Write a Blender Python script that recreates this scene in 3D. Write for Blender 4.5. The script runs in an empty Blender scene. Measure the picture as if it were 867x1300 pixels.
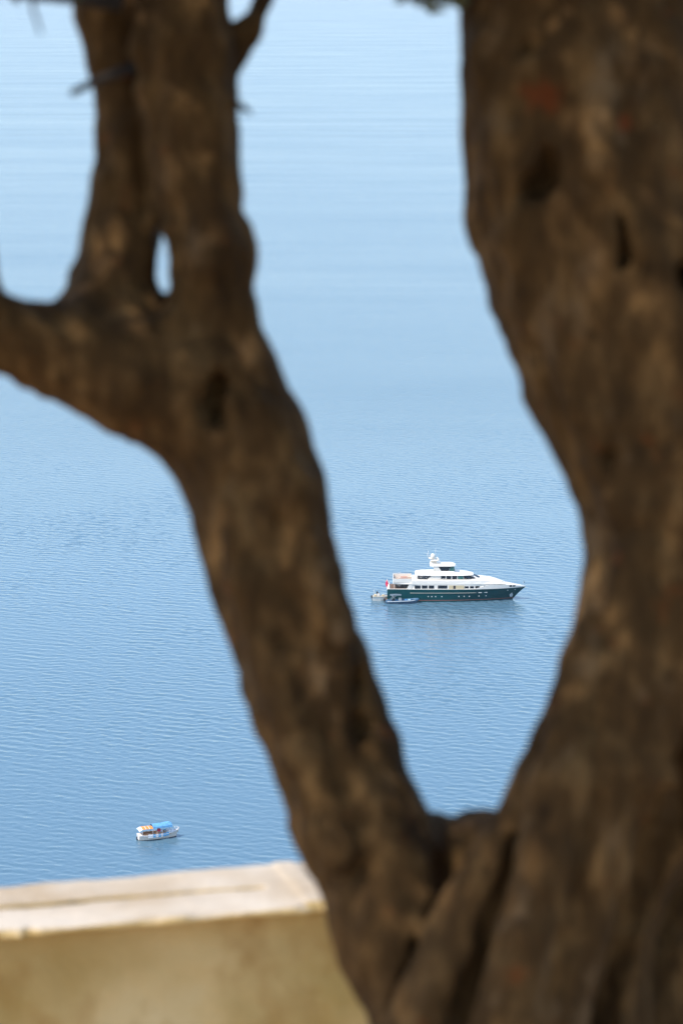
import bpy, bmesh, math, random
import numpy as np
import openvdb
from mathutils import Vector, Matrix, noise as mnoise

random.seed(7)
rng = np.random.default_rng(11)
R = math.radians
S = bpy.context.scene
COL = S.collection

# ------------------------------------------------------------------ camera
CAM_Z = 176.0                       # terrace high above the bay
PW, PH = 867.0, 1300.0              # size the measurements were taken in
LENS, SENSOR = 105.0, 24.0
FPX = LENS / SENSOR * PW
PITCH = R(10.3)
cam = bpy.data.cameras.new('camera')
cam.sensor_fit = 'HORIZONTAL'
cam.sensor_width = SENSOR
cam.lens = LENS
cam.clip_start = 0.05
cam.clip_end = 200000.0
cam.dof.use_dof = True
cam.dof.focus_distance = 850.0
cam.dof.aperture_fstop = 4.8
camo = bpy.data.objects.new('camera', cam)
COL.objects.link(camo)
camo.location = (0, 0, CAM_Z)
camo.rotation_euler = (R(90) - PITCH, 0, 0)
S.camera = camo

# ------------------------------------------------------------------ light
SUN_EL, SUN_AZ = R(55), R(240)      # azimuth clockwise from +Y
world = bpy.data.worlds.new('World')
S.world = world
world.use_nodes = True
wn = world.node_tree.nodes
wl = world.node_tree.links
sky = wn.new('ShaderNodeTexSky')
sky.sky_type = 'NISHITA'
sky.sun_disc = False
sky.sun_elevation = SUN_EL
sky.sun_rotation = SUN_AZ
sky.altitude = 0
sky.air_density = 1.0
sky.dust_density = 1.1
sky.ozone_density = 1.5
wn['Background'].inputs['Strength'].default_value = 0.15
wl.new(sky.outputs[0], wn['Background'].inputs['Color'])

sl = bpy.data.lights.new('sun', 'SUN')
sl.energy = 2.1
sl.angle = R(0.53)
sl.color = (1.0, 0.95, 0.87)
so = bpy.data.objects.new('sun', sl)
COL.objects.link(so)
TO_SUN = Vector((math.sin(SUN_AZ) * math.cos(SUN_EL), math.cos(SUN_AZ) * math.cos(SUN_EL), math.sin(SUN_EL)))
so.rotation_euler = TO_SUN.to_track_quat('Z', 'Y').to_euler()
so.location = (-20, -12, CAM_Z + 35)

S.view_settings.view_transform = 'Standard'
S.view_settings.look = 'None'
S.view_settings.exposure = 1.08
S.view_settings.gamma = 1.0
S.cycles.use_denoising = True
S.cycles.max_bounces = 6

# ------------------------------------------------------------------ helpers
CP, SP = math.cos(PITCH), math.sin(PITCH)


def ray(px, py):
    x = (px - PW / 2) / FPX
    y = (PH / 2 - py) / FPX
    return Vector((x, CP + y * SP, -SP + y * CP))


def at(px, py, d):
    """point at forward distance d seen at a measured position"""
    return Vector((0, 0, CAM_Z)) + ray(px, py) * d


def hit(px, py, z):
    r = ray(px, py)
    return Vector((0, 0, CAM_Z)) + r * ((z - CAM_Z) / r.z)


def mat(name, col, rough=0.6, metal=0.0, var=0.08, scale=3.0, spec=0.5, coat=0.0):
    m = bpy.data.materials.new(name)
    m.use_nodes = True
    n, l = m.node_tree.nodes, m.node_tree.links
    b = n['Principled BSDF']
    b.inputs['Roughness'].default_value = rough
    b.inputs['Metallic'].default_value = metal
    b.inputs['Specular IOR Level'].default_value = spec
    b.inputs['Coat Weight'].default_value = coat
    tc = n.new('ShaderNodeTexCoord')
    nz = n.new('ShaderNodeTexNoise')
    nz.inputs['Scale'].default_value = scale
    nz.inputs['Detail'].default_value = 6
    l.new(tc.outputs['Object'], nz.inputs['Vector'])
    cr = n.new('ShaderNodeValToRGB')
    cr.color_ramp.elements[0].position = 0.3
    cr.color_ramp.elements[1].position = 0.7
    cr.color_ramp.elements[0].color = [c * (1 - var) for c in col] + [1]
    cr.color_ramp.elements[1].color = [min(1, c * (1 + var)) for c in col] + [1]
    l.new(nz.outputs['Fac'], cr.inputs['Fac'])
    l.new(cr.outputs['Color'], b.inputs['Base Color'])
    return m


def tag(o, label=None, cat=None, group=None, kind=None):
    if label: o['label'] = label
    if cat: o['category'] = cat
    if group: o['group'] = group
    if kind: o['kind'] = kind
    return o


def empty(name, loc, rz=0.0):
    o = bpy.data.objects.new(name, None)
    o.empty_display_size = 0.3
    COL.objects.link(o)
    o.location = loc
    o.rotation_euler = (0, 0, rz)
    return o


def link(name, me, m, parent=None, smooth=False):
    o = bpy.data.objects.new(name, me)
    COL.objects.link(o)
    if m is not None and not me.materials:
        me.materials.append(m)
    if smooth:
        me.polygons.foreach_set('use_smooth', [True] * len(me.polygons))
    if parent is not None:
        o.parent = parent
    return o


def from_bm(name, bm, m, parent=None, smooth=False):
    bmesh.ops.recalc_face_normals(bm, faces=bm.faces)
    me = bpy.data.meshes.new(name)
    bm.to_mesh(me)
    bm.free()
    return link(name, me, m, parent, smooth)


def bm_box(bm, c, s, rot=None, bevel=0.0):
    ret = bmesh.ops.create_cube(bm, size=1.0)
    vs = ret['verts']
    bmesh.ops.scale(bm, vec=s, verts=vs)
    if rot is not None:
        bmesh.ops.rotate(bm, cent=(0, 0, 0), matrix=rot, verts=vs)
    bmesh.ops.translate(bm, vec=c, verts=vs)
    if bevel > 0:
        es = list({e for v in vs for e in v.link_edges})
        bmesh.ops.bevel(bm, geom=es, offset=bevel, segments=2, affect='EDGES')
    return bm


def box(name, c, s, m, parent=None, rot=None, bevel=0.0):
    bm = bmesh.new()
    bm_box(bm, c, s, rot, bevel)
    return from_bm(name, bm, m, parent)


def bm_tube(bm, pts, rads, n=8, cap=True):
    pts = [Vector(p) for p in pts]
    if not hasattr(rads, '__len__'):
        rads = [rads] * len(pts)
    rings = []
    for i, p in enumerate(pts):
        a = pts[max(i - 1, 0)]
        b = pts[min(i + 1, len(pts) - 1)]
        t = (b - a).normalized()
        ref = Vector((0, 0, 1)) if abs(t.z) < 0.9 else Vector((1, 0, 0))
        u = t.cross(ref).normalized()
        v = t.cross(u).normalized()
        rings.append([bm.verts.new(p + (u * math.cos(2 * math.pi * k / n) + v * math.sin(2 * math.pi * k / n)) * rads[i]) for k in range(n)])
    for a, b in zip(rings, rings[1:]):
        for k in range(n):
            bm.faces.new((a[k], a[(k + 1) % n], b[(k + 1) % n], b[k]))
    if cap:
        bm.faces.new(rings[0][::-1])
        bm.faces.new(rings[-1])
    return bm


def tube(name, pts, rads, m, parent=None, n=8):
    bm = bmesh.new()
    bm_tube(bm, pts, rads, n)
    return from_bm(name, bm, m, parent, True)


def loft(name, stations, m, parent=None, r=0.15, smooth=False):
    """rounded block along x: stations of (x_bottom, x_top, z_bottom, z_top, half_bottom, half_top)"""
    bm = bmesh.new()
    rings = []
    for (xb, xt, zb, zt, wb, wt) in stations:
        rr = min(r, wt * 0.6, (zt - zb) * 0.45)
        k = 1 - rr / max(zt - zb, 1e-6)
        xk = xb + (xt - xb) * k
        wk = wb + (wt - wb) * k
        pts = [(xb, -wb, zb), (xk, -wk, zb + (zt - zb) * k), (xt, -(wt - rr), zt), (xt, 0, zt + rr * 0.25), (xt, wt - rr, zt),
               (xk, wk, zb + (zt - zb) * k), (xb, wb, zb)]
        rings.append([bm.verts.new(p) for p in pts])
    for a, b in zip(rings, rings[1:]):
        for k in range(7):
            bm.faces.new((a[k], a[(k + 1) % 7], b[(k + 1) % 7], b[k]))
    bm.faces.new(rings[0][::-1])
    bm.faces.new(rings[-1])
    return from_bm(name, bm, m, parent, smooth)


def prism(name, prof, y0, y1, m, parent=None):
    """polygon in x,z given a thickness from y0 to y1"""
    bm = bmesh.new()
    a = [bm.verts.new((x, y0, z)) for x, z in prof]
    b = [bm.verts.new((x, y1, z)) for x, z in prof]
    n = len(prof)
    bm.faces.new(a)
    bm.faces.new(b[::-1])
    for k in range(n):
        bm.faces.new((a[k], b[k], b[(k + 1) % n], a[(k + 1) % n]))
    return from_bm(name, bm, m, parent)


def sphere(name, c, r, m, parent=None, sc=(1, 1, 1), u=16, v=10):
    bm = bmesh.new()
    vs = bmesh.ops.create_uvsphere(bm, u_segments=u, v_segments=v, radius=r)['verts']
    bmesh.ops.scale(bm, vec=sc, verts=vs)
    bmesh.ops.translate(bm, vec=c, verts=vs)
    return from_bm(name, bm, m, parent, True)


# ---- signed distance volumes turned into one continuous surface
def vnoise(P, scale, seed):
    """smooth value noise on points (n,3)"""
    g = np.random.default_rng(seed).random((32, 32, 32)).astype(np.float32)
    q = P * scale
    i = np.floor(q).astype(np.int64)
    f = (q - i).astype(np.float32)
    f = f * f * (3 - 2 * f)
    i &= 31
    j = (i + 1) & 31
    x0, y0, z0 = i.T
    x1, y1, z1 = j.T
    fx, fy, fz = f.T
    c00 = g[x0, y0, z0] * (1 - fx) + g[x1, y0, z0] * fx
    c10 = g[x0, y1, z0] * (1 - fx) + g[x1, y1, z0] * fx
    c01 = g[x0, y0, z1] * (1 - fx) + g[x1, y0, z1] * fx
    c11 = g[x0, y1, z1] * (1 - fx) + g[x1, y1, z1] * fx
    return (c00 * (1 - fy) + c10 * fy) * (1 - fz) + (c01 * (1 - fy) + c11 * fy) * fz - 0.5


class Volume:
    def __init__(self, lo, hi, h):
        self.lo = np.array(lo, np.float32)
        self.h = h
        self.n = np.ceil((np.array(hi) - np.array(lo)) / h).astype(int) + 1
        self.d = np.full(self.n, 0.25, np.float32)

    def block(self, lo, hi):
        a = np.clip(np.floor((np.array(lo) - self.lo) / self.h).astype(int), 0, self.n)
        b = np.clip(np.ceil((np.array(hi) - self.lo) / self.h).astype(int) + 1, 0, self.n)
        if (b <= a).any():
            return None
        sl_ = tuple(slice(x, y) for x, y in zip(a, b))
        ax = [self.lo[k] + self.h * np.arange(a[k], b[k], dtype=np.float32) for k in range(3)]
        return sl_, np.meshgrid(*ax, indexing='ij')

    def merge(self, sl_, d, k, sub=False):
        c = self.d[sl_]
        if sub:
            c, d = -c, d
            hh = np.maximum(k - np.abs(c - d), 0) / k
            self.d[sl_] = -(np.minimum(c, d) - hh * hh * k * 0.25)
        elif k > 0:
            hh = np.maximum(k - np.abs(c - d), 0) / k
            self.d[sl_] = np.minimum(c, d) - hh * hh * k * 0.25
        else:
            self.d[sl_] = np.minimum(c, d)

    def cone(self, a, b, ra, rb, k=0.05):
        a, b = np.array(a), np.array(b)
        m = max(ra, rb) + 0.22
        got = self.block(np.minimum(a, b) - m, np.maximum(a, b) + m)
        if got is None:
            return
        sl_, (X, Y, Z) = got
        ab = b - a
        t = np.clip(((X - a[0]) * ab[0] + (Y - a[1]) * ab[1] + (Z - a[2]) * ab[2]) / float(ab @ ab), 0, 1)
        d = np.sqrt((X - a[0] - t * ab[0]) ** 2 + (Y - a[1] - t * ab[1]) ** 2 + (Z - a[2] - t * ab[2]) ** 2) - (ra + (rb - ra) * t)
        self.merge(sl_, d.astype(np.float32), k)

    def chain(self, pts, k=0.05):
        for (a, ra), (b, rb) in zip(pts, pts[1:]):
            self.cone(a, b, ra, rb, k)

    def dig(self, c, rx, ry, rz, k=0.02):
        m = max(rx, ry, rz) + 0.1
        got = self.block(np.array(c) - m, np.array(c) + m)
        if got is None:
            return
        sl_, (X, Y, Z) = got
        q = np.sqrt(((X - c[0]) / rx) ** 2 + ((Y - c[1]) / ry) ** 2 + ((Z - c[2]) / rz) ** 2)
        self.merge(sl_, ((q - 1) * min(rx, ry, rz)).astype(np.float32), k, sub=True)

    def carve(self, pts, k=0.02):
        for (a, ra), (b, rb) in zip(pts, pts[1:]):
            a, b = np.array(a), np.array(b)
            m = max(ra, rb) + 0.1
            sl_, (X, Y, Z) = self.block(np.minimum(a, b) - m, np.maximum(a, b) + m)
            ab = b - a
            t = np.clip(((X - a[0]) * ab[0] + (Y - a[1]) * ab[1] + (Z - a[2]) * ab[2]) / float(ab @ ab), 0, 1)
            d = np.sqrt((X - a[0] - t * ab[0]) ** 2 + (Y - a[1] - t * ab[1]) ** 2 + (Z - a[2] - t * ab[2]) ** 2) - (ra + (rb - ra) * t)
            self.merge(sl_, d.astype(np.float32), k, sub=True)

    def rough(self, layers, band=0.08):
        """layers: (scale xyz, amplitude, seed, ridge)"""
        idx = np.nonzero(np.abs(self.d) < band)
        P = np.stack([self.lo[k] + self.h * idx[k] for k in range(3)], 1).astype(np.float32)
        P = P - np.array([0, 0, CAM_Z - 10], np.float32) + 20
        add = np.zeros(len(P), np.float32)
        for sc, amp, seed, ridge in layers:
            v = vnoise(P, np.array(sc, np.float32), seed)
            if ridge:
                v = 0.25 - np.abs(v) * 1.6
            add += v * amp
        self.d[idx] += add

    def mesh(self, name):
        g = openvdb.FloatGrid(1.0)
        g.copyFromArray(self.d)
        pts, tris, quads = g.convertToPolygons(isovalue=0.0, adaptivity=0.0)
        pts = pts * self.h + self.lo
        me = bpy.data.meshes.new(name)
        faces = [tuple(int(x) for x in q[::-1]) for q in quads] + [tuple(int(x) for x in q[::-1]) for q in tris]
        me.from_pydata([tuple(map(float, p)) for p in pts], [], faces)
        bm = bmesh.new()
        bm.from_mesh(me)
        bmesh.ops.recalc_face_normals(bm, faces=bm.faces)
        bm.to_mesh(me)
        bm.free()
        me.polygons.foreach_set('use_smooth', [True] * len(me.polygons))
        return me


# ------------------------------------------------------------------ sea
def sea_material():
    m = bpy.data.materials.new('sea_water')
    m.use_nodes = True
    n, l = m.node_tree.nodes, m.node_tree.links
    b = n['Principled BSDF']
    geo = n.new('ShaderNodeNewGeometry')

    def noise(scale, rot, sc, detail=3.0, rough=0.55, dist=0.0):
        mp = n.new('ShaderNodeMapping')
        mp.vector_type = 'TEXTURE'
        mp.inputs['Rotation'].default_value = (0, 0, R(rot))
        mp.inputs['Scale'].default_value = sc
        l.new(geo.outputs['Position'], mp.inputs['Vector'])
        t = n.new('ShaderNodeTexNoise')
        t.inputs['Scale'].default_value = scale
        t.inputs['Detail'].default_value = detail
        t.inputs['Roughness'].default_value = rough
        t.inputs['Distortion'].default_value = dist
        l.new(mp.outputs['Vector'], t.inputs['Vector'])
        return t.outputs['Fac']

    def math_(op, a, b_, c=None):
        q = n.new('ShaderNodeMath')
        q.operation = op
        for i, v in enumerate((a, b_, c)):
            if v is None: continue
            if isinstance(v, (int, float)):
                q.inputs[i].default_value = v
            else:
                l.new(v, q.inputs[i])
        return q.outputs[0]

    def ramp(v, p0, p1, v0, v1):
        q = n.new('ShaderNodeMapRange')
        q.inputs[1].default_value = p0
        q.inputs[2].default_value = p1
        q.inputs[3].default_value = v0
        q.inputs[4].default_value = v1
        l.new(v, q.inputs[0])
        return q.outputs[0]

    w1 = noise(1.0, -42, (2.6, 0.95, 1), 3.0, 0.6, 0.4)
    w2 = noise(1.0, -25, (5.5, 2.4, 1), 2.0, 0.5, 0.3)
    w3 = noise(1.0, -12, (26.0, 14.0, 1), 2.0, 0.5)
    slick = noise(1.0, -2, (1400.0, 110.0, 1), 5.0, 0.6)          # long wind slicks
    gust = noise(1.0, 4, (260.0, 150.0, 1), 3.0, 0.5)
    h = math_('MULTIPLY', w1, 1.0)
    h = math_('MULTIPLY_ADD', w2, 0.4, h)
    h = math_('MULTIPLY_ADD', w3, 0.3, h)
    streak = noise(1.0, -1, (2600.0, 34.0, 1), 4.0, 0.65)
    sep = n.new('ShaderNodeSeparateXYZ')
    l.new(geo.outputs['Position'], sep.inputs[0])
    far = ramp(sep.outputs['Y'], 900.0, 1250.0, 0.0, 1.0)       # beyond here single ripples are too small to stand as geometry
    calm = math_('MULTIPLY', ramp(slick, 0.40, 0.62, 1.04, 0.95), ramp(streak, 0.54, 0.70, 1.01, 0.955))
    lively = ramp(gust, 0.35, 0.65, 0.94, 1.06)
    st = math_('MULTIPLY', calm, lively)
    bp = n.new('ShaderNodeBump')
    bp.inputs['Distance'].default_value = 0.62
    l.new(math_('MULTIPLY', st, ramp(far, 0.0, 1.0, 0.12, 0.34)), bp.inputs['Strength'])
    l.new(h, bp.inputs['Height'])
    l.new(bp.outputs['Normal'], b.inputs['Normal'])
    b.inputs['IOR'].default_value = 1.333
    l.new(math_('MULTIPLY', st, ramp(far, 0.0, 1.0, ROUGH_NEAR, ROUGH_FAR)), b.inputs['Roughness'])
    b.inputs['Specular IOR Level'].default_value = 0.5
    b.inputs['Base Color'].default_value = SEA_BODY
    return m


SEA_BODY = (0.080, 0.158, 0.212, 1)
ROUGH_NEAR, ROUGH_FAR = 0.125, 0.215
WAVE_SLOPE = 0.074


def build_sea():
    """one sheet to the horizon; where the boats lie its ripples are real waves"""
    xf = np.arange(-152, 152.01, 0.55)
    yf = np.arange(540, 1250.01, 0.45)
    xs = np.concatenate([[-45000, -15000, -4000, -1000, -350], xf, [350, 1000, 4000, 15000, 45000]])
    ys = np.concatenate([[-9000, -500, 100, 350, 480], yf, [1500, 2000, 3000, 5000, 9000, 16000, 28000, 50000]])
    X, Y = np.meshgrid(xs, ys)
    Z = np.zeros_like(X)
    g = np.random.default_rng(5)
    in_x, in_y = slice(5, 5 + len(xf)), slice(5, 5 + len(yf))
    x, y = X[in_y, in_x], Y[in_y, in_x]
    z = np.zeros_like(x)
    nw = 64
    for k in range(nw):
        lam = 1.7 * (5.5 / 1.7) ** (g.random() ** 1.7)
        th = R(56) + g.normal() * R(40)
        kx, ky = 2 * math.pi / lam * math.cos(th), 2 * math.pi / lam * math.sin(th)
        a = WAVE_SLOPE * math.sqrt(2.0 / nw) * lam / (2 * math.pi)
        z += a * np.sin(kx * x + ky * y + g.random() * 6.283)
    # gusty patches and calmer lanes
    m = np.ones_like(x)
    for k in range(14):
        lam = g.uniform(45, 220)
        th = R(80) + g.normal() * R(30)
        m += 0.085 * np.sin(2 * math.pi / lam * (math.cos(th) * x + math.sin(th) * y) + g.random() * 6.283)
    fade = np.clip((152 - np.abs(x)) / 15, 0, 1) * np.clip((y - 540) / 15, 0, 1) * np.clip((1250 - y) / 330, 0, 1)
    Z[in_y, in_x] = z * np.clip(m, 0.35, 1.6) * fade
    ny, nx = X.shape
    co = np.stack([X, Y, Z], -1).astype(np.float32).reshape(-1)
    idx = np.arange(nx * ny).reshape(ny, nx)
    q = np.stack([idx[:-1, :-1], idx[:-1, 1:], idx[1:, 1:], idx[1:, :-1]], -1).reshape(-1, 4)
    me = bpy.data.meshes.new('sea')
    me.vertices.add(nx * ny)
    me.vertices.foreach_set('co', co)
    me.loops.add(q.size)
    me.loops.foreach_set('vertex_index', q.reshape(-1).astype(np.int32))
    me.polygons.add(len(q))
    me.polygons.foreach_set('loop_start', np.arange(0, q.size, 4, dtype=np.int32))
    me.update(calc_edges=True)
    o = link('sea', me, sea_material(), None, True)
    tag(o, 'calm pale blue rippled sea filling the view behind the tree', 'sea', kind='structure')


build_sea()

# ------------------------------------------------------------------ sea haze
HAZE = 2.9e-5


def build_haze():
    m = bpy.data.materials.new('sea_haze')
    m.use_nodes = True
    n, l = m.node_tree.nodes, m.node_tree.links
    n.remove(n['Principled BSDF'])
    v = n.new('ShaderNodeVolumePrincipled')
    v.inputs['Color'].default_value = (0.76, 0.87, 0.98, 1)
    v.inputs['Density'].default_value = HAZE
    v.inputs['Anisotropy'].default_value = 0.0
    l.new(v.outputs[0], n['Material Output'].inputs['Volume'])
    o = box('haze', (0, 21000, 85.5), (100000, 62000, 193), m)
    tag(o, 'pale sea haze over the far water', 'haze', kind='stuff')


build_haze()

# ------------------------------------------------------------------ cliff and terrace
M_rock = mat('cliff_rock', (0.17, 0.12, 0.085), 0.95, var=0.45, scale=0.12)
M_pave = mat('terrace_earth', (0.30, 0.20, 0.11), 0.9, var=0.15, scale=1.2)
TER_Z = CAM_Z - 3.25
EDGE = 7.9


def build_ground():
    bm = bmesh.new()
    xs = [-600, -420, -280, -180, -110, -60, -30, -14, -6, 0, 6, 14, 30, 60, 110, 180, 280, 420, 600]
    prof = [(-260, -0.5), (-120, -0.5), (-50, -0.4), (-12, -0.35), (EDGE - 0.35, -0.35), (EDGE + 1.5, -3.5), (EDGE + 9, -16), (EDGE + 30, -47),
            (EDGE + 60, -88), (EDGE + 100, -128), (EDGE + 150, -162), (EDGE + 185, -178)]
    prev = None
    for (y, dz) in prof:
        row = []
        for x in xs:
            k = min(1.0, max(0.0, (abs(x) - 12) / 60)) * min(1.0, max(0.0, (y - EDGE) / 25))
            nz = mnoise.noise(Vector((x * 0.021, y * 0.03, 3.1))) * 9 * k + mnoise.noise(Vector((x * 0.1, y * 0.1, 1.1))) * 2.0 * k
            row.append(bm.verts.new((x, y - abs(x) * 0.12 + nz * 1.6, TER_Z + dz + nz * 0.5)))
        if prev:
            for a in range(len(xs) - 1):
                bm.faces.new((prev[a], prev[a + 1], row[a + 1], row[a]))
        prev = row
    o = from_bm('hillside', bm, M_rock)
    tag(o, 'steep brown rocky slope dropping from the terrace to the sea', 'hillside', kind='structure')
    o = box('terrace_floor', (0, 0.5, TER_Z - 0.25), (17, 2 * (EDGE - 0.6), 0.5), M_pave, bevel=0.03)
    tag(o, 'ochre earth terrace floor round the old tree', 'terrace', kind='structure')


build_ground()


# ------------------------------------------------------------------ parapet
def plaster_material(name):
    m = bpy.data.materials.new(name)
    m.use_nodes = True
    n, l = m.node_tree.nodes, m.node_tree.links
    b = n['Principled BSDF']
    b.inputs['Roughness'].default_value = 0.9
    tc = n.new('ShaderNodeTexCoord')

    def noise(s, d, seed):
        t = n.new('ShaderNodeTexNoise')
        t.noise_dimensions = '4D'
        t.inputs['W'].default_value = seed
        t.inputs['Scale'].default_value = s
        t.inputs['Detail'].default_value = d
        l.new(tc.outputs['Object'], t.inputs['Vector'])
        return t.outputs['Fac']

    def ramp(f, stops):
        c = n.new('ShaderNodeValToRGB')
        e = c.color_ramp.elements
        e[0].position, e[0].color = stops[0]
        e[1].position, e[1].color = stops[-1]
        for p, q in stops[1:-1]:
            x = e.new(p)
            x.color = q
        l.new(f, c.inputs['Fac'])
        return c.outputs['Color']

    base = ramp(noise(2.2, 7, 1.0), [(0.3, (0.43, 0.28, 0.085, 1)), (0.52, (0.64, 0.455, 0.20, 1)), (0.72, (0.73, 0.58, 0.32, 1))])
    # duller limewash on upward-facing surfaces, ochre stains at random elsewhere
    stain = ramp(noise(5.0, 5, 4.0), [(0.56, (0, 0, 0, 1)), (0.72, (0.8, 0.8, 0.8, 1))])
    mx = n.new('ShaderNodeMix')
    mx.data_type = 'RGBA'
    l.new(stain, mx.inputs['Factor'])
    l.new(base, mx.inputs['A'])
    mx.inputs['B'].default_value = (0.36, 0.20, 0.05, 1)
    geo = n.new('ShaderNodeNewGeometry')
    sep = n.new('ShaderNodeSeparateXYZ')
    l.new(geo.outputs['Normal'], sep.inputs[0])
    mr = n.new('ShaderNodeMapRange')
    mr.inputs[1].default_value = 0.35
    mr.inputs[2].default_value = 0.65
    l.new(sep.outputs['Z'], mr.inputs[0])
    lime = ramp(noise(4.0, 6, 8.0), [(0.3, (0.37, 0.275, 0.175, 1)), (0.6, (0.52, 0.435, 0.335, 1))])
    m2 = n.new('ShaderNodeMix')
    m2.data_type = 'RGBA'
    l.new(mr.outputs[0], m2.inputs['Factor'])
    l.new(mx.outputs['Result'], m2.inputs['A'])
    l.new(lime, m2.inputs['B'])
    l.new(m2.outputs['Result'], b.inputs['Base Color'])
    bp = n.new('ShaderNodeBump')
    bp.inputs['Strength'].default_value = 0.5
    bp.inputs['Distance'].default_value = 0.01
    l.new(noise(45, 4, 2.0), bp.inputs['Height'])
    l.new(bp.outputs['Normal'], b.inputs['Normal'])
    return m


def build_wall():
    zc = CAM_Z - 2.33
    A, B = hit(0, 1183, zc), hit(400, 1149, zc)
    A2, B2 = hit(0, 1120, zc), hit(385, 1098, zc)
    G, H = hit(0, 1150, zc), hit(340, 1129, zc)
    u = (B - A).normalized()
    v = Vector((-u.y, u.x, 0))
    wid = 0.5 * ((A2 - A).dot(v) + (B2 - B).dot(v))
    g = 0.5 * ((G - A).dot(v) + (H - A).dot(v))
    gend = (H - A).dot(u)
    edge = (B - A).dot(u) + 0.03
    end = edge + 0.42
    print('wall: width %.3f groove %.3f..%.3f end %.3f g0 %.3f g1 %.3f w0 %.3f w1 %.3f' % (wid, g, gend, end, (G - A).dot(v), (H - A).dot(v), (A2 - A).dot(v), (B2 - B).dot(v)))
    o = empty('parapet_wall', (A.x, A.y, TER_Z), math.atan2(u.y, u.x))
    tag(o, 'sunlit pale plastered parapet wall with a groove along its top, below the small boat', 'wall')
    M = plaster_material('limewashed_plaster')
    top = zc - TER_Z
    x0 = -2.2

    def rbox(X, Y, Z, c, s, r):
        qx, qy, qz = np.abs(X - c[0]) - s[0] + r, np.abs(Y - c[1]) - s[1] + r, np.abs(Z - c[2]) - s[2] + r
        return np.sqrt(np.maximum(qx, 0) ** 2 + np.maximum(qy, 0) ** 2 + np.maximum(qz, 0) ** 2) + np.minimum(np.maximum(np.maximum(qx, qy), qz), 0) - r

    over = 0.085  # overhang added so its shadow covers the wall face
    # body
    V = Volume((x0 - 0.1, over - 0.08, -0.02), (end + 0.1, wid + 0.08, top - 0.02), 0.012)
    sl_, (X, Y, Z) = V.block(V.lo, V.lo + V.n * V.h)
    xc, xs = (x0 + end - 0.03) / 2, (end - 0.03 - x0) / 2
    V.d = rbox(X, Y, Z, (xc, (over + wid) / 2, (top - 0.02) / 2), (xs, (wid - over) / 2, (top - 0.02) / 2), 0.012).astype(np.float32)
    gq = np.maximum(np.maximum(np.abs(Y - g - 0.006 * np.sin(X * 5.0)) - 0.016, X - gend), (top - 0.12) - Z)
    V.d = np.maximum(V.d, -gq).astype(np.float32)
    V.rough([((5, 5, 5), 0.016, 3, False), ((17, 17, 17), 0.008, 4, False)])
    me = V.mesh('wall_body')
    link('wall_body', me, M, o)
    # cap
    V = Volume((x0 - 0.1, -0.08, top - 0.12), (end + 0.12, wid + 0.08, top + 0.06), 0.007)
    sl_, (X, Y, Z) = V.block(V.lo, V.lo + V.n * V.h)
    d = rbox(X, Y, Z, ((x0 + end) / 2, wid / 2, top - 0.013), ((end - x0) / 2, wid / 2, 0.013), 0.011)
    wob = 0.006 * np.sin(X * 5.0) + 0.003 * np.sin(X * 23 + 1)
    gw = 0.022 - 0.011 * np.clip(X / gend, 0, 1)
    gr = np.maximum(np.maximum(np.abs(Y - g - wob) - gw, X - gend), (top - 0.06) - Z)
    d = np.maximum(d, -gr)
    rim = rbox(X, Y, Z, (edge - 0.02, wid / 2, top - 0.010), (0.035, wid / 2, 0.016), 0.014)
    d = np.minimum(d, rim)
    V.d = d.astype(np.float32)
    for q in range(13):
        V.dig((rng.uniform(-0.1, end), rng.normal() * 0.006, top - rng.uniform(0, 0.02)), rng.uniform(.015, .05), rng.uniform(.008, .022), rng.uniform(.008, .018), 0.008)
    V.rough([((5, 6, 6), 0.011, 5, False), ((22, 22, 22), 0.004, 6, False)])
    me = V.mesh('wall_cap')
    link('wall_cap', me, M, o)


build_wall()


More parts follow.
